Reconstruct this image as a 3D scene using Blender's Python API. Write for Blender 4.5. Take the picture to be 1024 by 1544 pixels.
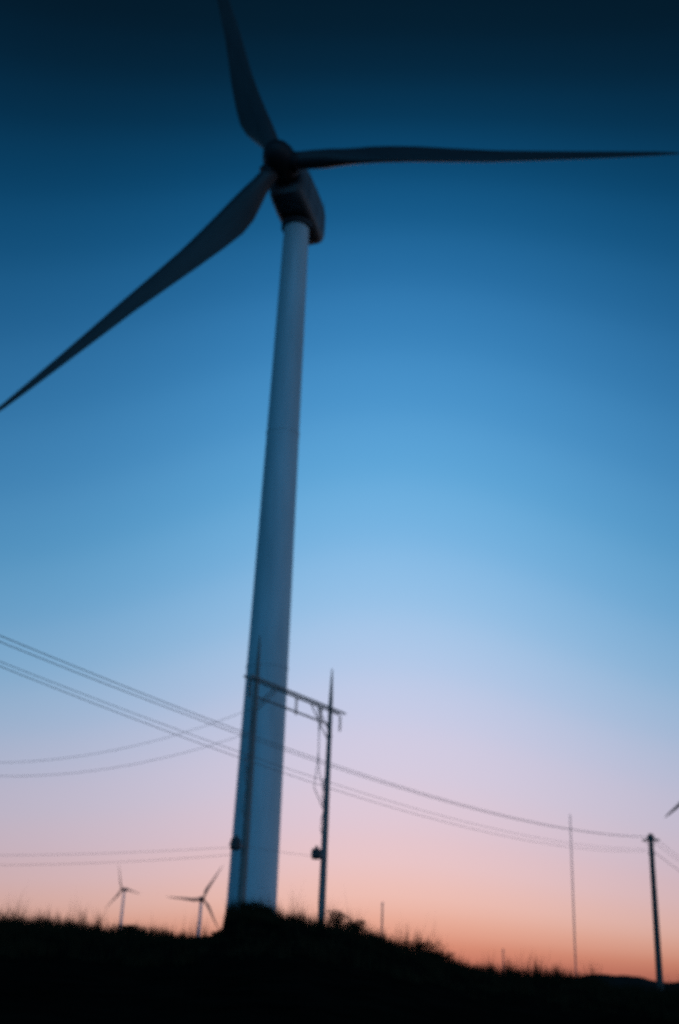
import bpy, bmesh, math, random
import numpy as np
from math import sin, cos, tan, atan, atan2, asin, hypot, pi, radians, degrees, sqrt, exp
from mathutils import Vector, Matrix

for o in list(bpy.data.objects):
    bpy.data.objects.remove(o)
S = bpy.context.scene
C = S.collection
random.seed(11)
rng = np.random.default_rng(11)

# ------------------------------------------------------------------ camera
# measured on the photograph (1024 x 1544): the uprights meet at VP, the eye level is at HOR
W, H = 1024, 1544
VPX, VPY, HOR = 690.0, -3300.0, 1478.0
EYE = 1.6
_d = hypot(VPX - W/2, H/2 - VPY)
F = sqrt((HOR - H/2) * _d)
PITCH = atan(F / _d)
ROLL = atan((VPX - W/2) / (H/2 - VPY))
FW = Vector((0, cos(PITCH), sin(PITCH)))
_r0 = Vector((1, 0, 0)); _u0 = Vector((0, -sin(PITCH), cos(PITCH)))
UP = cos(ROLL) * _u0 - sin(ROLL) * _r0
RT = cos(ROLL) * _r0 + sin(ROLL) * _u0
cam_d = bpy.data.cameras.new('camera')
cam = bpy.data.objects.new('camera', cam_d); C.objects.link(cam)
M = Matrix.Identity(4)
for i in range(3):
    M[i][0] = RT[i]; M[i][1] = UP[i]; M[i][2] = -FW[i]
M[2][3] = EYE
cam.matrix_world = M
cam_d.sensor_fit = 'VERTICAL'; cam_d.sensor_height = 36.0; cam_d.sensor_width = 24.0
cam_d.lens = F / H * 36.0
cam_d.clip_start = 0.1; cam_d.clip_end = 30000
cam_d.dof.use_dof = True                      # a fast lens left focused on the near grass
cam_d.dof.focus_distance = 7.5
cam_d.dof.aperture_fstop = 1.2
S.camera = cam


def ray(px, py):
    d = FW * F + RT * (px - W/2) - UP * (py - H/2)
    return d.normalized()


def at(px, py, D):
    """the point seen at a pixel of the photograph, D metres away over the ground"""
    d = ray(px, py)
    return Vector((0, 0, EYE)) + d * (D / hypot(d.x, d.y))


def az_el(px, py):
    d = ray(px, py)
    return atan2(d.x, d.y), asin(d.z)


def srgb(*c):
    return tuple((v/255/12.92 if v/255 <= 0.04045 else ((v/255 + 0.055)/1.055)**2.4) for v in c)


# ------------------------------------------------------------------ world: dusk sky
SUN_AZ = radians(3)            # where the sun went down: the middle of the twilight arch
WARP, DIM, ARCH = 0.62, 0.30, radians(15)
world = bpy.data.worlds.new('World'); S.world = world
world.use_nodes = True
nt = world.node_tree; nt.nodes.clear()
N = nt.nodes.new; L = nt.links.new


def math_node(op, a, b=None, c=None):
    n_ = N('ShaderNodeMath'); n_.operation = op
    for i_, v_ in enumerate((a, b, c)):
        if v_ is None: continue
        if isinstance(v_, (int, float)): n_.inputs[i_].default_value = v_
        else: L(v_, n_.inputs[i_])
    return n_.outputs[0]


tc = N('ShaderNodeTexCoord')
sep = N('ShaderNodeSeparateXYZ'); L(tc.outputs['Generated'], sep.inputs[0])
elev = math_node('ARCSINE', sep.outputs['Z'])
flat = N('ShaderNodeVectorMath'); flat.operation = 'MULTIPLY'; L(tc.outputs['Generated'], flat.inputs[0])
flat.inputs[1].default_value = (1, 1, 0)
nn = N('ShaderNodeVectorMath'); nn.operation = 'NORMALIZE'; L(flat.outputs[0], nn.inputs[0])


def toward(az):
    d_ = N('ShaderNodeVectorMath'); d_.operation = 'DOT_PRODUCT'; L(nn.outputs[0], d_.inputs[0])
    d_.inputs[1].default_value = (sin(az), cos(az), 0)
    return d_.outputs['Value']


# twilight arch: the glow stands highest over the sunset and sinks to both sides
lat = N('ShaderNodeVectorMath'); lat.operation = 'DOT_PRODUCT'; L(tc.outputs['Generated'], lat.inputs[0])
lat.inputs[1].default_value = (cos(SUN_AZ), -sin(SUN_AZ), 0)
ang = math_node('ARCSINE', math_node('MULTIPLY', lat.outputs['Value'], 0.99999))
q2 = math_node('POWER', math_node('ABSOLUTE', math_node('DIVIDE', ang, ARCH)), 2.0)
garch = math_node('SUBTRACT', 1.0, math_node('EXPONENT', math_node('MULTIPLY', q2, -1.0)))
HS = radians(28)                 # the arch flattens out higher up
fall = math_node('EXPONENT', math_node('MULTIPLY', math_node('POWER', math_node('ABSOLUTE', math_node('DIVIDE', elev, HS)), 2.0), -1.0))
rise = math_node('MULTIPLY', math_node('MULTIPLY', elev, fall), WARP)
el_eff = math_node('MULTIPLY_ADD', rise, garch, elev)
dimf = math_node('MULTIPLY_ADD', garch, -DIM, 1.0)
EL0, EL1 = radians(-4), radians(130)


def elev_ramp(src, stops):
    m_ = N('ShaderNodeMapRange'); L(src, m_.inputs['Value'])
    m_.inputs['From Min'].default_value = EL0; m_.inputs['From Max'].default_value = EL1
    r_ = N('ShaderNodeValToRGB'); L(m_.outputs[0], r_.inputs[0])
    r_.color_ramp.interpolation = 'CARDINAL'
    els = r_.color_ramp.elements
    els.remove(els[-1])
    for i_, (e, c) in enumerate(stops):
        p_ = (e - EL0) / (EL1 - EL0)
        el = els[0] if i_ == 0 else els.new(p_)
        el.position = p_; el.color = (*c, 1)
    return r_.outputs[0]


SKY = [  # height in the photograph (at x = 740) and the colour the sky has there
    (0, (1, 17, 29)), (60, (2, 30, 50)), (130, (3, 47, 76)), (200, (5, 64, 101)), (280, (13, 79, 124)), (360, (32, 100, 150)),
    (450, (46, 117, 172)), (550, (62, 135, 190)), (650, (80, 152, 205)), (750, (100, 168, 216)),
    (850, (126, 181, 224)), (950, (154, 192, 228)), (1040, (180, 198, 228)), (1120, (200, 200, 224)),
    (1200, (211, 199, 217)), (1270, (220, 195, 206)), (1330, (228, 191, 191)), (1380, (230, 182, 170)),
    (1420, (220, 157, 136)), (1450, (202, 124, 103)), (1475, (172, 95, 82)), (1495, (125, 82, 80))]
_az7 = az_el(740, 1200)[0] - SUN_AZ
_g7 = 1 - exp(-(_az7/ARCH)**2)
_e = np.array([az_el(740, y)[1] for y, c in reversed(SKY)])
_e = _e + _g7*WARP*_e*np.exp(-(_e/HS)**2)
_c = np.log(np.array([srgb(*c) for y, c in reversed(SKY)]) / (1 - DIM*_g7) + 1e-4)
stops = [(radians(-4), (0.004, 0.004, 0.005)), (radians(-1.2), (0.05, 0.03, 0.03))]
for k in range(len(_e)):                     # even out the readings
    w_ = np.exp(-((_e - _e[k]) / radians(0.7 + 0.06*degrees(_e[k])))**2)
    v_ = np.exp((w_[:, None]*_c).sum(0)/w_.sum())
    stops.append((float(_e[k]), tuple(float(q) for q in v_)))
stops += [(radians(72), (0.0005, 0.006, 0.016)), (radians(130), (0.0004, 0.005, 0.013))]
west = elev_ramp(el_eff, stops)
scl = N('ShaderNodeVectorMath'); scl.operation = 'SCALE'
L(west, scl.inputs[0]); L(dimf, scl.inputs['Scale'])
# unseen sky behind the camera, made brighter and bluer to light the tower
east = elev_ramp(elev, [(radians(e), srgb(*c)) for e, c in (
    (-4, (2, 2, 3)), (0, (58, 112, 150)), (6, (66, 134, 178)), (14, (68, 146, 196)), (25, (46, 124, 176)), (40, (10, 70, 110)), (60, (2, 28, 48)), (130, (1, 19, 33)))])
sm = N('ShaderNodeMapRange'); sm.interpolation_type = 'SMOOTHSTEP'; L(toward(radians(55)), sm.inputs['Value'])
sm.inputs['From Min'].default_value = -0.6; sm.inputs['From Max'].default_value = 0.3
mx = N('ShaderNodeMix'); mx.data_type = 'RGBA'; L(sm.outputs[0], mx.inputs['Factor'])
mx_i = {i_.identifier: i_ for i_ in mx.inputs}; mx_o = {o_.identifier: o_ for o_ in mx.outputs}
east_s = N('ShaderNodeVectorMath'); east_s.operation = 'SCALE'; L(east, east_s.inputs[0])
L(math_node('MULTIPLY_ADD', toward(radians(100)), 1.0, 1.3), east_s.inputs['Scale'])  # extra strength toward the right, added so the tower's right side is lighter
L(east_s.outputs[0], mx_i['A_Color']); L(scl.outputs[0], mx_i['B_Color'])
sky = N('ShaderNodeTexSky'); sky.sky_type = 'NISHITA'; sky.sun_disc = False
sky.sun_elevation = radians(1.0); sky.sun_rotation = SUN_AZ
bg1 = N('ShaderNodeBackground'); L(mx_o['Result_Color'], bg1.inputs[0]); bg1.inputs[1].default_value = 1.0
bg2 = N('ShaderNodeBackground'); L(sky.outputs[0], bg2.inputs[0]); bg2.inputs[1].default_value = 0.0015
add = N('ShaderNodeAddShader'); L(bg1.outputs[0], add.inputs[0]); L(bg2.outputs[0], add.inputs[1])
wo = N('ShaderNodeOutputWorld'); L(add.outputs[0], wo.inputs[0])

# the last of the sunset glow, low on the right
sun_d = bpy.data.lights.new('dusk_sun', 'SUN'); sun_d.energy = 0.10; sun_d.angle = radians(25)
sun_d.color = (1.0, 0.62, 0.48)
sun = bpy.data.objects.new('dusk_sun', sun_d); C.objects.link(sun)
sd = Vector((sin(SUN_AZ) * cos(radians(2.5)), cos(SUN_AZ) * cos(radians(2.5)), sin(radians(2.5))))
sun.rotation_euler = sd.to_track_quat('Z', 'Y').to_euler()
sun.location = (0, 60, 30)

S.view_settings.view_transform = 'Standard'; S.view_settings.look = 'None'
S.view_settings.exposure = 0; S.view_settings.gamma = 1
S.cycles.filter_width = 2.0
S.cycles.use_denoising = False
S.render.dither_intensity = 1.0

# ------------------------------------------------------------------ materials


def mat(name, col, rough=0.6, var=0.25, scale=4.0, bump=0.0, metal=0.0, col2=None, stretch=(1, 1, 1), spec=0.4):
    m = bpy.data.materials.new(name); m.use_nodes = True
    t = m.node_tree; b = t.nodes['Principled BSDF']
    b.inputs['Roughness'].default_value = rough
    b.inputs['Metallic'].default_value = metal
    b.inputs['Specular IOR Level'].default_value = spec
    co = t.nodes.new('ShaderNodeTexCoord'); mp = t.nodes.new('ShaderNodeMapping')
    mp.inputs['Scale'].default_value = stretch
    t.links.new(co.outputs['Object'], mp.inputs[0])
    no = t.nodes.new('ShaderNodeTexNoise'); no.inputs['Scale'].default_value = scale
    no.inputs['Detail'].default_value = 6; no.inputs['Roughness'].default_value = 0.6
    t.links.new(mp.outputs[0], no.inputs['Vector'])
    rp = t.nodes.new('ShaderNodeValToRGB')
    lo = col2 if col2 else tuple(v * (1 - var) for v in col)
    hi = tuple(min(1, v * (1 + var * 0.5)) for v in col)
    rp.color_ramp.elements[0].color = (*lo, 1); rp.color_ramp.elements[0].position = 0.3
    rp.color_ramp.elements[1].color = (*hi, 1); rp.color_ramp.elements[1].position = 0.7
    t.links.new(no.outputs['Fac'], rp.inputs[0]); t.links.new(rp.outputs[0], b.inputs['Base Color'])
    if bump:
        bp = t.nodes.new('ShaderNodeBump'); bp.inputs['Strength'].default_value = bump
        t.links.new(no.outputs['Fac'], bp.inputs['Height']); t.links.new(bp.outputs[0], b.inputs['Normal'])
    return m


MT = dict(
    paint=mat('tower_paint', (0.60, 0.78, 0.84), 0.42, 0.2, 0.7, 0.0, stretch=(1, 1, 0.12)),
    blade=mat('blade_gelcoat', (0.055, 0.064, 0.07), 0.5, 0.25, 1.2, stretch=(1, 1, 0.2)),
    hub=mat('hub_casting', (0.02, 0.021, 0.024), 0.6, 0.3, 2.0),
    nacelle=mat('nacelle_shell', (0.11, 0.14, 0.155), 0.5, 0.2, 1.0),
    steel=mat('galvanised_steel', (0.30, 0.31, 0.32), 0.5, 0.3, 9.0, metal=0.3),
    dark=mat('dark_metal', (0.06, 0.06, 0.065), 0.6, 0.3, 8.0),
    wood=mat('weathered_pole_wood', (0.30, 0.285, 0.27), 0.85, 0.4, 5.0, 0.3, stretch=(6, 6, 0.4)),
    wood_dark=mat('old_pole_wood', (0.15, 0.13, 0.115), 0.85, 0.4, 5.0, 0.3, stretch=(6, 6, 0.4)),
    porcelain=mat('insulator_porcelain', (0.22, 0.20, 0.19), 0.25, 0.2, 12.0),
    cable=mat('cable_sheath', (0.34, 0.34, 0.35), 0.5, 0.2, 3.0),
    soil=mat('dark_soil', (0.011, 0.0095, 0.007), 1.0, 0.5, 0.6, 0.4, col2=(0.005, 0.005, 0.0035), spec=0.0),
    hill=mat('hill_scrub', (0.045, 0.042, 0.036), 1.0, 0.4, 0.01, spec=0.0),
    grass=mat('dry_grass', (0.030, 0.027, 0.014), 0.9, 0.5, 0.5, spec=0.0),
    leaf=mat('shrub_leaf', (0.026, 0.03, 0.014), 0.8, 0.5, 1.5, spec=0.0),
    bark=mat('shrub_bark', (0.08, 0.065, 0.05), 0.9, 0.4, 8.0, spec=0.0),
)

# ------------------------------------------------------------------ helpers


def obj(name, bm, m, parent=None, smooth=True):
    me = bpy.data.meshes.new(name)
    bmesh.ops.recalc_face_normals(bm, faces=bm.faces)
    bm.to_mesh(me); bm.free()
    return link(name, me, m, parent, smooth)


def link(name, me, m, parent=None, smooth=True):
    if m:
        me.materials.append(MT[m])
    if smooth:
        me.polygons.foreach_set('use_smooth', [True] * len(me.polygons))
        me.set_sharp_from_angle(angle=radians(38))
    o = bpy.data.objects.new(name, me); C.objects.link(o)
    if parent:
        o.parent = parent
    return o


def tag(o, label, cat, group=None, kind=None):
    o['label'] = label; o['category'] = cat
    if group: o['group'] = group
    if kind: o['kind'] = kind
    return o


def thing(name, label, cat, loc=(0, 0, 0), rotz=0.0, group=None):
    o = bpy.data.objects.new(name, None); C.objects.link(o)
    o.empty_display_size = 0.5
    o.location = loc; o.rotation_euler = (0, 0, rotz)
    return tag(o, label, cat, group)


def copy_tree(o, parent=None):
    c = o.copy(); C.objects.link(c); c.parent = parent
    for ch in list(o.children):
        copy_tree(ch, c)
    return c


def ring_loft(bm, rings, cap=True):
    vs = [[bm.verts.new(p) for p in r] for r in rings]
    n = len(vs[0])
    for a, b in zip(vs[:-1], vs[1:]):
        for i in range(n):
            bm.faces.new((a[i], a[(i+1) % n], b[(i+1) % n], b[i]))
    if cap:
        bm.faces.new(list(reversed(vs[0]))); bm.faces.new(vs[-1])
    return bm


def lathe(prof, n=24, bm=None, axis='z', origin=(0, 0, 0)):
    """prof: list of (radius, height)"""
    bm = bm or bmesh.new()
    o = Vector(origin); rings = []
    for r, z in prof:
        ring = []
        for i in range(n):
            a = 2*pi*i/n
            p = Vector((r*cos(a), r*sin(a), z))
            if axis == 'y':
                p = Vector((p.x, p.z, -p.y))
            elif axis == 'x':
                p = Vector((p.z, p.x, p.y))
            ring.append(o + p)
        rings.append(ring)
    return ring_loft(bm, rings)


def tube(pts, rad, n=6, bm=None):
    bm = bm or bmesh.new()
    pts = [Vector(p) for p in pts]
    rad = rad if isinstance(rad, (list, tuple)) else [rad]*len(pts)
    rings = []
    for i, p in enumerate(pts):
        t = (pts[min(i+1, len(pts)-1)] - pts[max(i-1, 0)]).normalized()
        u = t.cross(Vector((0, 0, 1)))
        if u.length < 1e-3: u = t.cross(Vector((0, 1, 0)))
        u.normalize(); v = t.cross(u)
        rings.append([p + (u*cos(2*pi*k/n) + v*sin(2*pi*k/n))*rad[i] for k in range(n)])
    return ring_loft(bm, rings)


def box(c, s, bm=None, rot=None, bev=0.0):
    own = bmesh.new()
    bmesh.ops.create_cube(own, size=1)
    bmesh.ops.scale(own, vec=s, verts=own.verts)
    if bev:
        bmesh.ops.bevel(own, geom=own.edges[:], offset=bev, segments=2, affect='EDGES', profile=0.7)
    if rot:
        bmesh.ops.rotate(own, matrix=rot, verts=own.verts)
    bmesh.ops.translate(own, vec=c, verts=own.verts)
    if bm is None:
        return own
    me = bpy.data.meshes.new('tmp'); own.to_mesh(me); own.free(); bm.from_mesh(me); bpy.data.meshes.remove(me)
    return bm


def beam(a, b, w, h, bm=None, bev=0.01):
    """squared timber or steel from a to b"""
    a = Vector(a); b = Vector(b); d = b - a
    q = d.to_track_quat('X', 'Z').to_matrix()
    return box((a+b)/2, (d.length, w, h), bm, q, bev)

# ------------------------------------------------------------------ ground
# the skyline of the bare ground in the photograph: a low bank that rises to the left of the frame
SIL = [(-700, 1365), (-300, 1380), (0, 1395), (60, 1398), (110, 1402), (160, 1410), (205, 1408), (250, 1415), (300, 1426),
       (324, 1422), (334, 1412), (341, 1381), (352, 1374), (385, 1377), (415, 1386), (450, 1391), (480, 1398), (520, 1405),
       (560, 1417), (600, 1432), (640, 1441), (680, 1456), (720, 1468), (780, 1474), (840, 1476),
       (880, 1485), (912, 1493), (930, 1500), (1000, 1504), (1300, 1520), (1700, 1536)]
_sa = []; _se = []
for _x, _y in SIL:
    a_, e_ = az_el(_x, _y); _sa.append(a_); _se.append(tan(e_))
CREST = 66.0
_w = [(0.021, 0.9), (0.055, 1.7), (0.13, 2.9)]


def smooth(t):
    t = np.clip(t, 0, 1); return t*t*(3-2*t)


def ground_np(x, y):
    r = np.hypot(x, y); az = np.arctan2(x, y)
    te = np.interp(az, _sa, _se)
    back = smooth((np.abs(az) - 0.45) / 0.7)
    te = te * (1 - back) + 0.004 * back
    # the sharp shape of the skyline belongs to the top of the bank only
    te_s = sum(np.interp(az + d_, _sa, _se) for d_ in np.radians(np.arange(-3.5, 3.51, 0.5)))/15*(1-back) + 0.004*back
    wc = np.exp(-((r-CREST)/np.where(r < CREST, 9.0, 45.0))**2)
    te = te*wc + te_s*(1-wc)
    zc = CREST * te + EYE
    near = np.clip((r - 4) / (CREST - 4), 0, 1)
    z1 = zc * near**1.25
    # behind the crest the bank runs on nearly along the line of sight, then falls away to the plain
    z2 = EYE + r*te - 0.004*(r - CREST)
    f = smooth((r - 118) / 70.0)
    plain = 0.55 - 2.2*smooth((r-300)/500) + 46.6*np.exp(-(((r-1700)/330)**2)) * np.exp(-(((az+0.168)/0.12)**2))
    z2 = z2*(1-f) + plain*f
    z = np.where(r < CREST, z1, z2)
    rough = sum(a*np.sin(x*k*2*pi+ph)*np.cos(y*k*2*pi*1.13+ph*1.7) for (k, a, ph) in
                ((0.11, .05, .3), (0.31, .03, 1.1), (0.73, .018, 2.2)))
    fade = np.clip((r-6)/15, 0, 1) * np.clip(1-(r-130)/100, 0, 1)
    return z + rough*fade


def ground_z(x, y):
    return float(ground_np(np.array([x]), np.array([y]))[0])


fine = np.radians(np.arange(-24, 24.01, 0.1)); coarse = np.radians(np.arange(26, 334.1, 4))
azs = np.concatenate([fine, coarse])
rs = np.concatenate([[0.0], np.geomspace(1.5, 40, 16), np.arange(43, 80, 1.5), np.geomspace(82, 260, 28), np.geomspace(300, 9000, 26)])
AZ, RR = np.meshgrid(azs, rs)
X = RR*np.sin(AZ); Y = RR*np.cos(AZ); Z = ground_np(X, Y)
na, nr = len(azs), len(rs)
verts = np.stack([X, Y, Z], -1).reshape(-1, 3)
i0 = np.arange(nr-1)[:, None]*na; j = np.arange(na)[None, :]; j1 = (j+1) % na
quads = np.stack([i0+j, i0+na+j, i0+na+j1, i0+j1], -1).reshape(-1, 4)
me = bpy.data.meshes.new('ground'); me.from_pydata(verts.tolist(), [], quads.tolist()); me.update()
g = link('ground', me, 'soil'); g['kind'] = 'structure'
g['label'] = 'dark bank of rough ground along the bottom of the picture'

# far low hills that close the plain on the right
hv = []; hf = []
azl = np.radians(np.arange(-34, 40.01, 0.25))
for k, a in enumerate(azl):
    t = degrees(a)
    h = 26 + 9*sin(t*0.55+0.6) + 4*sin(t*1.37+2) + 2*sin(t*3.1) + 0.8*sin(t*7.7) + 12*max(0, min(1, (t-9)/6))
    for (dr, hh) in ((-500, -6), (-260, 0.45*h), (-80, 0.86*h), (0, h), (350, -6)):
        r = 3400 + dr
        hv.append((r*sin(a), r*cos(a), hh))
for k in range(len(azl)-1):
    for q in range(4):
        hf.append((k*5+q, (k+1)*5+q, (k+1)*5+q+1, k*5+q+1))
me = bpy.data.meshes.new('hills'); me.from_pydata(hv, [], hf); me.update()
hl = link('hills', me, 'hill'); hl['kind'] = 'structure'; hl['label'] = 'distant low hills closing the plain on the right'

# ------------------------------------------------------------------ wind turbines
TOW = 66.3        # tower height
HUBZ = 69.9
OVER = 6.0        # hub centre in front of the tower axis
BL = 38.0


def airfoil(chord, thick, n=18):
    """closed section, leading edge at +x, quarter chord near the origin"""
    pts = []
    for i in range(n):
        a = 2*pi*i/n
        xc = 0.5*(1+cos(a))                       # 1 = leading edge, 0 = trailing edge
        s = 1-xc
        yt = 5*thick*(0.2969*sqrt(max(s, 0))-0.126*s-0.3516*s*s+0.2843*s**3-0.1036*s**4)
        y = yt*(1 if a <= pi else -0.75)
        pts.append(Vector(((xc-0.68)*chord, y*chord, 0)))
    return pts


def blade_bm():
    # radius, chord, thickness ratio, twist, roundness
    st = [(1.1, 1.75, 1, 20, 1), (2.2, 1.75, 1, 20, 1), (3.4, 1.95, .8, 20, .8), (4.8, 2.5, .55, 19, .45), (6.4, 3.05, .40, 17, .15),
          (8.2, 3.25, .32, 14.5, 0), (10.5, 3.0, .27, 12, 0), (13.5, 2.6, .24, 9, 0), (17, 2.2, .22, 7, 0), (21, 1.8, .20, 5, 0),
          (25, 1.45, .19, 3.5, 0), (29, 1.12, .18, 2, 0), (33, .82, .17, 1, 0), (36, .55, .16, .5, 0), (37.5, .3, .15, 0, 0), (38, .08, .15, 0, 0)]
    rings = []
    for r, ch, th, tw, rd in st:
        af = airfoil(ch, th)
        n = len(af); ring = []
        for i, p in enumerate(af):
            a = 2*pi*i/n
            c = Vector((cos(a)*ch/2, sin(a)*ch/2, 0))
            q = p.lerp(c, rd)
            t = radians(tw+6)
            # leading edge turns up-wind (-y) towards the root
            x, y = q.x*cos(t) + q.y*sin(t), -q.x*sin(t) + q.y*cos(t)
            s = (r/BL)
            ring.append(Vector((x + (-5*s*(1-1.9*s) if s < .5 else -.125 + 1.2*(s-.5)), y - 1.6*s*s, r)))
        rings.append(ring)
    return ring_loft(bmesh.new(), rings)


def make_turbine(name, label):
    t = thing(name, label, 'wind turbine')
    # tower in three bolted cans
    cuts = [-0.6, 20.5, 43.0, TOW]
    R = lambda z: 2.02 + (1.27-2.02)*max(z, 0)/TOW
    for a, b in zip(cuts[:-1], cuts[1:]):
        k = 7
        zz = [a + (b-a)*i/k for i in range(k+1)]
        s = obj('tower_section', lathe([(R(z), z) for z in zz], 48), 'paint', t)
        for z in zz[1:-1][::2]:
            obj('weld_seam', lathe([(R(z)+.001, z-.035), (R(z)+.007, z-.02), (R(z)+.007, z+.02), (R(z)+.001, z+.035)], 40), 'paint', s)
        if b < TOW:
            obj('flange', lathe([(R(b)+.004, b-.16), (R(b)+.035, b-.13), (R(b)+.035, b+.13), (R(b)+.004, b+.16)], 48), 'paint', t)
    obj('yaw_ring', lathe([(1.34, TOW-.05), (1.55, TOW+.02), (1.55, TOW+.5), (1.4, TOW+.55)], 40), 'dark', t)
    # door with steps, turned to the side away from the camera
    d = obj('door', box((0, 1.99, 1.75), (.95, .14, 2.1), bev=.05), 'nacelle', t)
    obj('handle', box((.3, 2.09, 1.7), (.05, .06, .25), bev=.01), 'dark', d)
    for i in range(4):
        obj('step', box((0, 2.2+.3*i, .62-.2*i), (1.1, .3, .05)), 'steel', t)
    for sx in (-.58, .58):
        obj('handrail', tube([(sx, 2.05, .3), (sx, 2.1, 1.6), (sx, 3.2, .95), (sx, 3.2, -.3)], .03, 6), 'steel', t)
    # nacelle: rounded shell, long in front of the tower
    n = 28; rings = []
    cz = HUBZ - .25
    prof = [(-OVER+1.5, .70, .74), (-OVER+1.65, .80, .86), (-OVER+2.3, .93, .96), (-1.5, 1, 1), (1.6, 1, 1), (3.2, .97, .97), (4.0, .9, .9), (4.3, .72, .72)]
    for y, fw, fh in prof:
        ring = []
        for i in range(n):
            a = 2*pi*i/n
            e = 0.42
            cx = math.copysign(abs(cos(a))**e, cos(a)); sz = math.copysign(abs(sin(a))**e, sin(a))
            ring.append(Vector((1.95*fw*cx, y, cz + 0.02*-y + (2.1 if sz > 0 else 2.65)*fh*sz)))
        rings.append(ring)
    nac = obj('nacelle', ring_loft(bmesh.new(), rings), 'nacelle', t)
    obj('hatch', box((0, 2.6, cz-2.66), (1.1, 1.3, .05), bev=.02), 'paint', nac)
    for y in (-2.4, .2, 2.6):
        for s in (-1, 1):
            obj('panel_seam', box((s*1.955, y, cz), (.02, .06, 3.6)), 'dark', nac)
    obj('cooler', box((0, 3.0, cz+2.45), (2.6, .5, .9), bev=.06), 'steel', nac)
    b = tube([(.5, 3.7, cz+1.9), (.5, 3.7, cz+3.6)], .03)
    tube([(.1, 3.7, cz+3.45), (.9, 3.7, cz+3.45)], .025, 6, b)
    for x in (.1, .9):
        lathe([(.02, 0), (.11, .02), (.11, .16), (.02, .2)], 10, b, origin=(x, 3.7, cz+3.45))
    obj('anemometer_mast', b, 'dark', nac)
    obj('beacon', lathe([(.16, 0), (.16, .12), (.12, .16), (.12, .38), (.04, .45)], 12, origin=(-.7, 3.3, cz+1.9)), 'hub', nac)
    # hub with spinner, local frame: rotor axis along -y
    hb = lathe([(.25, -2.5), (.8, -2.25), (1.25, -1.75), (1.55, -1.0), (1.68, -.2), (1.68, .7), (1.55, 1.35), (1.2, 1.5)], 32, axis='y')
    hub = obj('hub', hb, 'hub', t)
    hub.location = (0, -OVER, HUBZ)
    bl = None
    for k in range(3):
        if bl is None:
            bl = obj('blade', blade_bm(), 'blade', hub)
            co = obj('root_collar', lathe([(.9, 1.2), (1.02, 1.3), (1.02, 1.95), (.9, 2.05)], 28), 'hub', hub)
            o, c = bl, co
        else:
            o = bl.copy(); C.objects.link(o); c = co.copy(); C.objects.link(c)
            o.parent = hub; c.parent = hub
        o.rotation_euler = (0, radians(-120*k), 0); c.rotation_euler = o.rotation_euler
    return t


def set_rotor(t, phase, tilt=5):
    """phase: the angle of the first blade, anticlockwise from the right as seen from the front"""
    hub = [c for c in t.children if c.name.startswith('hub')][0]
    m = Matrix.Rotation(radians(-tilt), 4, 'X') @ Matrix.Rotation(radians(90-phase), 4, 'Y')
    m.translation = (0, -OVER, HUBZ)
    hub.matrix_local = m


turb = make_turbine('wind_turbine', 'huge pale wind turbine rising from the bank, seen from below')
p = at(378, 1385, 95)
turb.location = (p.x, p.y, ground_z(p.x, p.y) - 0.1)
turb.rotation_euler = (0, 0, radians(-16))
set_rotor(turb, 109)
TURB_BASE = turb.location.copy()


def far_turbine(px, py, base_z, yaw, phase, label):
    t = copy_tree(turb)
    e = ray(px, py)
    D = (base_z + HUBZ - EYE) / (e.z/hypot(e.x, e.y))
    hubp = at(px, py, D)
    c = Vector((sin(yaw)*-OVER, cos(yaw)*OVER, 0))
    x, y = hubp.x + c.x, hubp.y + c.y
    t.location = (x, y, ground_z(x, y) - 0.2)
    t.rotation_euler = (0, 0, yaw)
    set_rotor(t, phase); tag(t, label, 'wind turbine', 'far wind turbines')
    return t


far_turbine(306, 1360, -1.7, radians(22), 62, 'small far wind turbine with a visible hub, left of the big tower')
far_turbine(184, 1338, 45.0, radians(-30), 110, 'faint far wind turbine farthest to the left on the horizon')
far_turbine(1112, 1135, -.8, radians(20), 218, 'wind turbine at the right edge with only a blade tip in view')

# ------------------------------------------------------------------ H-frame of the power line in front of the tower
def local_thing(name, label, cat, base, group=None):
    return thing(name, label, cat, base, 0, group)


pl = at(363, 1372, 68.0); pr = at(484, 1396, 75.2)
top_z = 0.5*(at(378, 968, 68).z + at(496, 1003, 75.2).z)
gz_l = ground_z(pl.x, pl.y); gz_r = ground_z(pr.x, pr.y)
mid = (Vector((pl.x, pl.y, 0)) + Vector((pr.x, pr.y, 0)))/2; mid.z = min(gz_l, gz_r)
hf = local_thing('power_pylon', 'two tall wooden poles joined by a crossarm in front of the tower', 'power pylon', mid)
A = Vector((pl.x, pl.y, 0)) - Vector((mid.x, mid.y, 0)); B = Vector((pr.x, pr.y, 0)) - Vector((mid.x, mid.y, 0))
TZ = top_z - mid.z
poles = []
for q, gz, side in ((A, gz_l, -1), (B, gz_r, 1)):
    z0 = gz - mid.z - 0.5
    zs = [z0, z0+3, TZ*.5, TZ-2.2, TZ-.6, TZ]
    b = lathe([(.23, zs[0]), (.225, zs[1]), (.19, zs[2]), (.14, zs[3]), (.075, zs[4]), (.035, zs[5])], 16, origin=q)
    po = obj('pole', b, 'wood', hf); poles.append(po)
    obj('cap', lathe([(.05, TZ-.02), (.06, TZ), (.03, TZ+.09)], 10, origin=q), 'steel', po)
ax = (B - A).normalized(); nx = Vector((-ax.y, ax.x, 0))
AZ_ = at(378, 1024, 68).z - mid.z          # crossarm height
for s in (-1, 1):
    obj('crossarm', beam(A - ax*1.0 + nx*s*.24 + Vector((0, 0, AZ_)), B + ax*1.55 + nx*s*.24 + Vector((0, 0, AZ_)), .09, .13), 'wood', hf)
obj('lower_crossarm', beam(A + ax*.1 + Vector((0, 0, AZ_-1.05)), B - ax*.1 + Vector((0, 0, AZ_-1.05)), .08, .11), 'wood', hf)
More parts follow.
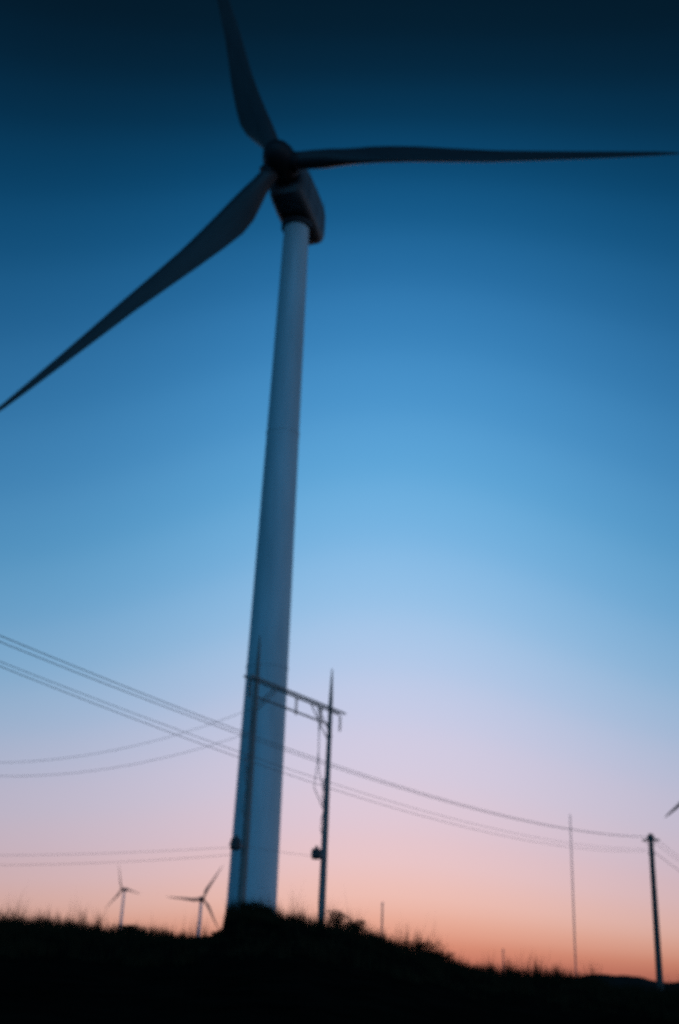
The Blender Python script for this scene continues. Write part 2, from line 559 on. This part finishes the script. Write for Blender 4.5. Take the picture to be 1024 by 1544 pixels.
for q, d, zz in ((A, 1, 1.0), (A, 1, -1.0), (B, -1, 1.0), (B, -1, -1.0)):
    b = tube([q + nx*.2*zz + Vector((0, 0, AZ_-1.9)), q + ax*d*2.1 + nx*.2*zz + Vector((0, 0, AZ_-.1))], .045, 6)
    obj('brace', b, 'wood', hf)
b = tube([A + Vector((0, 0, AZ_-1.4)), B + Vector((0, 0, AZ_-7.0))], .04, 6)
ins_pos = [A - ax*.7, A + ax*(B-A).length*.52, B - ax*1.2, B + ax*1.3]


def insulator(base, parent, n=7, down=True, r=.13):
    prof = [(.02, 0)]
    for i in range(n):
        z = -(.12 + i*.15)
        prof += [(.03, z+.05), (r, z), (.035, z-.03)]
    prof += [(.02, prof[-1][1]-.1)]
    if not down:
        prof = [(rr, -z) for rr, z in prof]
    bm = lathe(prof, 10, origin=base)
    return obj('insulator', bm, 'porcelain', parent), Vector(base) + Vector((0, 0, prof[-1][1]))


hang = []
for q in ins_pos:
    o, e = insulator(q + Vector((0, 0, AZ_-.12)), hf)
    hang.append(e)
# jumpers that hang from the arm, down-leads along the poles
for i, (q, off, zlow, sway) in enumerate(((B - ax*1.6, 0, AZ_-5.4, .25), (B - ax*1.0, 0, AZ_-4.4, -.2), (A - ax*.6, 0, AZ_-5.0, .2))):
    zt = AZ_-.1
    pts = [q + ax*sway*sin(3.1*t)*1.4 + Vector((0, 0, zt + (zlow-zt)*t)) for t in [k/12 for k in range(13)]]
    pts.append((q*.25 + (B if i < 2 else A)*.75) + Vector((0, 0, zlow-1.2)))
    obj('jumper', tube(pts, .032, 6), 'cable', hf)
for q, s in ((A, -1), (B, -1)):
    pts = [q + ax*s*(.27 + .28*abs(sin(k*.62))*(1 if k < 9 else .2)) + Vector((0, 0, AZ_-4.5 - k*(AZ_-4.5-5.2)/10)) for k in range(11)]
    obj('down_lead', tube(pts, .035, 6), 'cable', hf)
# switch gear on a bracket low on each pole
EQ = []
for q, pxy, D in ((A, (372, 1277), 68.0), (B, (466, 1290), 75.2)):
    z = at(*pxy, D).z - mid.z
    br = obj('bracket', beam(q - ax*1.5 + Vector((0, 0, z)), q + ax*.35 + Vector((0, 0, z)), .09, .12), 'steel', hf)
    b = lathe([(.05, -.36), (.27, -.32), (.30, -.25), (.30, .22), (.26, .3), (.08, .34), (.06, .5)], 16, origin=q - ax*(.95) + Vector((0, 0, z+.05)))
    sw = obj('switch_can', b, 'dark', hf)
    obj('bushing', lathe([(.03, 0), (.07, .05), (.03, .1), (.07, .15), (.03, .2)], 8, origin=q - ax*.95 + ax*.15 + Vector((0, 0, z+.33))), 'porcelain', sw)
    EQ.append((q, z))

# ------------------------------------------------------------------ single poles
def single_pole(px_base, py_top, D, label, rad=.15, arm=True, wood='wood_dark', px_top=None, name='utility_pole', height=None, direction=None):
    d = ray(px_base, 1480); k = D/hypot(d.x, d.y)
    x, y = d.x*k, d.y*k
    gz = ground_z(x, y)
    h = height if height else at(px_base if px_top is None else px_top, py_top, D).z - gz
    t = thing(name, label, 'utility pole', (x, y, gz), 0, 'single power poles')
    obj('pole', lathe([(rad, -.5), (rad*.98, 1), (rad*.85, h*.5), (rad*.7, h-.1), (rad*.55, h)], 14), wood, t)
    if arm:
        dv = direction or Vector((1, 0, 0))
        z = h-.45
        obj('crossarm', beam(-dv*.6 + Vector((0, -.02, z)), dv*.6 + Vector((0, -.02, z)), .1, .13), wood, t)
        for s in (-1, 1):
            obj('brace', tube([dv*s*.45 + Vector((0, 0, z)), Vector((0, 0, z-.6))], .015, 5), 'steel', t)
        for s in (-.22, .22):
            obj('insulator', lathe([(.02, 0), (.05, .05), (.07, .1), (.04, .15), (.06, .19), (.03, .24)], 9, origin=dv*s + Vector((0, 0, z+.06))), 'porcelain', t)
    return t, h


LDIR = Vector((30.3, 53.7, 0)).normalized(); LPERP = Vector((LDIR.y, -LDIR.x, 0))
rp, rh = single_pole(995, 1257, 86.0, 'dark wooden power pole standing alone at the right edge', rad=.24, px_top=979, direction=LPERP)
sp, sh = single_pole(869, 1228, 92.0, 'slim pale pole left of the dark power pole at the right', rad=.055, arm=False, wood='steel', px_top=857)

# ------------------------------------------------------------------ cables
def span(a, b, sag, n=40):
    a = Vector(a); b = Vector(b)
    return [a.lerp(b, k/n) - Vector((0, 0, 4*sag*(k/n)*(1-k/n))) for k in range(n+1)]


def cable(pts, r, label, group):
    o = obj('power_cable', tube(pts, r, 6), 'cable')
    return tag(o, label, 'cable', group)


# main line: from a pole beyond the left edge, across the picture to the pole at the right, then on
Lp = at(0, 977, 29.5); Rp = Vector((rp.location.x, rp.location.y, rp.location.z + rh))
dirn = Vector((Rp.x - Lp.x, Rp.y - Lp.y, 0)); SP = dirn.length; dirn.normalize()
perp = Vector((dirn.y, -dirn.x, 0))
P0 = Lp - dirn*7.0; P0.z = Lp.z + 0.75
P2 = Vector((Rp.x, Rp.y, Rp.z)) + dirn*58; P2.z = Rp.z - 1.2
GROUP = 'cables of the long line sloping across the picture'
for (off, dz, dz2, sag, lab, rr) in (
        (-.22, -.22, -.22, 1.45, 'topmost cable of the long line sloping down to the right', .012),
        (.22, -.22, -.22, 1.50, 'second cable from the top of the long sloping line', .012),
        (-.12, -.70, -1.05, 1.50, 'third cable from the top of the long sloping line', .009),
        (.14, -.86, -1.2, 1.65, 'lowest cable of the long line sloping down to the right', .010)):
    a = P0 + perp*off + Vector((0, 0, dz)); b = Rp + perp*off + Vector((0, 0, dz2)); c = P2 + perp*off + Vector((0, 0, dz2))
    cable(span(a, b, sag, 60) + span(b, c, 1.1, 24)[1:], rr, lab, GROUP)
for q, lab in ((P0, 'near power pole beyond the left edge carrying the sloping cables'), (P2, 'farther power pole beyond the right edge')):
    gz = ground_z(q.x, q.y); h = q.z - gz
    t = thing('utility_pole', lab, 'utility pole', (q.x, q.y, gz), 0, 'single power poles')
    obj('pole', lathe([(.18, -.5), (.15, h*.5), (.11, h)], 14), 'wood_dark', t)
    obj('crossarm', beam(-perp*1.0 + Vector((0, 0, h-.45)), perp*1.0 + Vector((0, 0, h-.45)), .1, .13), 'wood_dark', t)
    for s in (-.22, .22):
        obj('insulator', lathe([(.02, 0), (.05, .05), (.07, .1), (.04, .15), (.03, .2)], 9, origin=perp*s + Vector((0, 0, h-.39))), 'porcelain', t)
    obj('bracket', beam(Vector((0, 0, h-1.15)) - perp*.25, Vector((0, 0, h-1.15)) + perp*.25, .06, .08), 'steel', t)
obj('bracket', beam(Vector((0, 0, rh-1.4)) - LPERP*.25, Vector((0, 0, rh-1.4)) + LPERP*.25, .06, .08), 'steel', rp)

# the line that comes in from the left to the twin poles
Q = at(-260, 1120, 80.0)
gz = ground_z(Q.x, Q.y)
hq = Q.z - gz + 1.0
t = thing('utility_pole', 'power pole beyond the left edge carrying the sagging cables', 'utility pole', (Q.x, Q.y, gz), 0, 'single power poles')
obj('pole', lathe([(.18, -.5), (.15, hq*.5), (.10, hq)], 14), 'wood_dark', t)
obj('crossarm', beam((-.9, .1, hq-.95), (.9, .1, hq-.95), .1, .13), 'wood_dark', t)
G2 = 'sagging cables that come in from the left to the twin poles'
Aw = Vector((mid.x, mid.y, mid.z)) + A
for (pxr, pyr, pyl, sag, lab) in ((374, 1066, 1112, 2.4, 'upper sagging cable reaching the twin poles from the left'),
                                  (373, 1102, 1124, 2.3, 'lower sagging cable reaching the twin poles from the left')):
    a = at(-260, pyl, 80.0); b = Vector((Aw.x, Aw.y, at(pxr, pyr, 68).z))
    cable(span(a, b, sag, 40), .014, lab, G2)
G3 = 'thin level cables low on the twin poles'
for (pyr, pyl, sag, lab) in ((1276, 1284, .35, 'upper thin level cable low over the left skyline'),
                             (1287, 1297, .45, 'lower thin level cable low over the left skyline')):
    a = at(-260, pyl, 80.0); b = Vector((Aw.x, Aw.y, at(369, pyr, 68).z))
    cc = Vector((mid.x, mid.y, mid.z)) + B; cc.z = at(486, pyr+16, 75.2).z
    pts = span(a, b, sag, 30)
    if pyr == 1276:
        pts += span(b, cc, .06, 6)[1:]
    cable(pts, .011, lab, G3)

# ------------------------------------------------------------------ stakes on the bank
for px, pt, D, lab, r in ((575, 1360, 67.0, 'thin upright stake on the bank right of the twin poles', .045),
                          (759, 1430, 67.0, 'short thin stake low on the bank toward the right', .03)):
    d = ray(px, 1440); k = D/hypot(d.x, d.y); x, y = d.x*k, d.y*k; gz = ground_z(x, y)
    h = at(px, pt, D).z - gz
    t = thing('marker_stake', lab, 'stake', (x, y, gz), 0, 'stakes on the bank')
    obj('post', lathe([(r, -.3), (r, h*.6), (r*.85, h-.05), (r*.4, h)], 8), 'wood', t)
    obj('cap', lathe([(r*1.15, h-.18), (r*1.2, h-.16), (r*1.2, h-.06), (r*.9, h-.04)], 8), 'steel', t)

# ------------------------------------------------------------------ shrubs
def shrub(px, D, w, h, label, seed, leaves=900):
    rr = random.Random(seed)
    d = ray(px, 1440); k = D/hypot(d.x, d.y); x, y = d.x*k, d.y*k
    t = thing('shrub', label, 'shrub', (x, y, ground_z(x, y) - .05), rr.random()*6, 'shrubs on the bank')
    st = bmesh.new(); tips = []
    for i in range(9):
        a = rr.random()*2*pi; l = h*(.55+.45*rr.random()); sp_ = w*.5*rr.random()
        pts = [(0, 0, -.05), (cos(a)*sp_*.35, sin(a)*sp_*.35, l*.45), (cos(a)*sp_*.75, sin(a)*sp_*.75, l*.8), (cos(a)*sp_, sin(a)*sp_, l)]
        tube(pts, [.02, .015, .009, .004], 5, st); tips += [Vector(q) for q in pts[1:]]
        for _ in range(3):
            q = Vector(pts[rr.randint(1, 2)]); e = q + Vector((rr.uniform(-1, 1)*w*.25, rr.uniform(-1, 1)*w*.25, rr.uniform(.1, .4)*h))
            e.z = min(e.z, h); tube([q, e], [.008, .003], 4, st); tips.append(e)
    obj('stems', st, 'bark', t)
    vs = []; fs = []
    for i in range(leaves):
        c = rr.choice(tips) + Vector((rr.gauss(0, .09*w), rr.gauss(0, .09*w), rr.gauss(-.03, .08*h)))
        if c.z < 0: c.z = abs(c.z)
        u = Vector((rr.gauss(0, 1), rr.gauss(0, 1), rr.gauss(0, 1))).normalized(); v = u.orthogonal().normalized()
        l = rr.uniform(.03, .075); b = len(vs)
        vs += [c - u*l, c + v*l*.45, c + u*l, c - v*l*.45]; fs.append((b, b+1, b+2, b+3))
    me = bpy.data.meshes.new('foliage'); me.from_pydata([tuple(v) for v in vs], [], fs)
    link('foliage', me, 'leaf', t, False)


for args in ((372, 66.5, 1.6, .55, 'low dark shrub at the foot of the left twin pole', 1),
             (398, 65.5, 1.5, .6, 'low dark shrub on the bank between the twin poles', 2),
             (506, 66.5, 1.3, 1.1, 'upright shrub just right of the right twin pole', 3),
             (536, 66.0, 1.6, .8, 'bushy shrub left of the thin upright stake', 4),
             (634, 66.0, 2.3, .75, 'rounded dark shrub where the bank dips to the right', 5),
             (662, 65.0, 1.7, .55, 'small shrub against the right side of the rounded shrub', 6),
             (868, 66.0, 3.0, .35, 'flat low shrub at the right end of the bank', 7),
             (190, 66.0, 1.8, .5, 'wide low shrub on the skyline at the left', 8),
             (328, 65.0, .9, .45, 'small shrub at the foot of the steep bank beside the tower', 9)):
    shrub(*args)

# ------------------------------------------------------------------ grass (nobody could count it)
def grass(n, r0, r1, h0, h1, azr, wid):
    # irregular tufts of unlike size, height and spacing
    nt_ = max(1, n//16)
    ta = rng.uniform(*np.radians(azr), nt_); tr = rng.uniform(r0, r1, nt_)
    th = rng.gamma(5.0, .2, nt_)*(.78 + .3*np.sin(ta*47+tr*.9) + .22*np.sin(ta*121-tr*1.7+1)); tw_ = rng.uniform(.06, .38, nt_)
    k = rng.choice(nt_, n, p=(lambda q: q/q.sum())(rng.gamma(1.2, 1.0, nt_)))
    x = tr[k]*np.sin(ta[k]) + rng.normal(0, 1, n)*tw_[k]; y = tr[k]*np.cos(ta[k]) + rng.normal(0, 1, n)*tw_[k]
    hsh = np.clip(th[k], .2, 1.7)*.75
    z = ground_np(x, y)
    h = rng.uniform(h0, h1, n)*(.35+1.0*hsh)*(1+.5*(rng.random(n) < .05))
    a = rng.uniform(0, 2*pi, n); lean = rng.normal(0, .22, n)*h
    wx = np.cos(a)*wid; wy = np.sin(a)*wid
    b = rng.uniform(0, 2*pi, n); lx = np.cos(b)*lean; ly = np.sin(b)*lean
    v = np.empty((n, 5, 3))
    v[:, 0] = np.stack([x-wx, y-wy, z-.05], -1); v[:, 1] = np.stack([x+wx, y+wy, z-.05], -1)
    v[:, 2] = np.stack([x+wx*.7+lx*.35, y+wy*.7+ly*.35, z+h*.55], -1); v[:, 3] = np.stack([x-wx*.7+lx*.35, y-wy*.7+ly*.35, z+h*.55], -1)
    v[:, 4] = np.stack([x+lx, y+ly, z+h], -1)
    return v


parts = [grass(34000, 61, 71, .25, .62, (-21, 21), .007),
         grass(5200, 62, 70, .5, 1.1, (-21, 21), .008),
         grass(14000, 40, 61, .2, .5, (-21, 21), .008),
         grass(9000, 71, 100, .25, .6, (-21, 21), .009)]
V = np.concatenate(parts); n = len(V)
me = bpy.data.meshes.new('grass')
base = (np.arange(n)*5)[:, None]
loops = np.concatenate([base+np.array([[0, 1, 2, 3]]), base+np.array([[3, 2, 4]])], 1).ravel()
me.vertices.add(n*5); me.vertices.foreach_set('co', V.ravel())
me.loops.add(n*7); me.loops.foreach_set('vertex_index', loops.astype(np.int32))
starts = (np.arange(n)*7)[:, None] + np.array([[0, 4]])
me.polygons.add(n*2); me.polygons.foreach_set('loop_start', starts.ravel().astype(np.int32))
me.update(calc_edges=True); me.validate()
gr = link('grass', me, 'grass', None, False)
tag(gr, 'tall dry grass along the dark skyline of the bank', 'grass', kind='stuff')
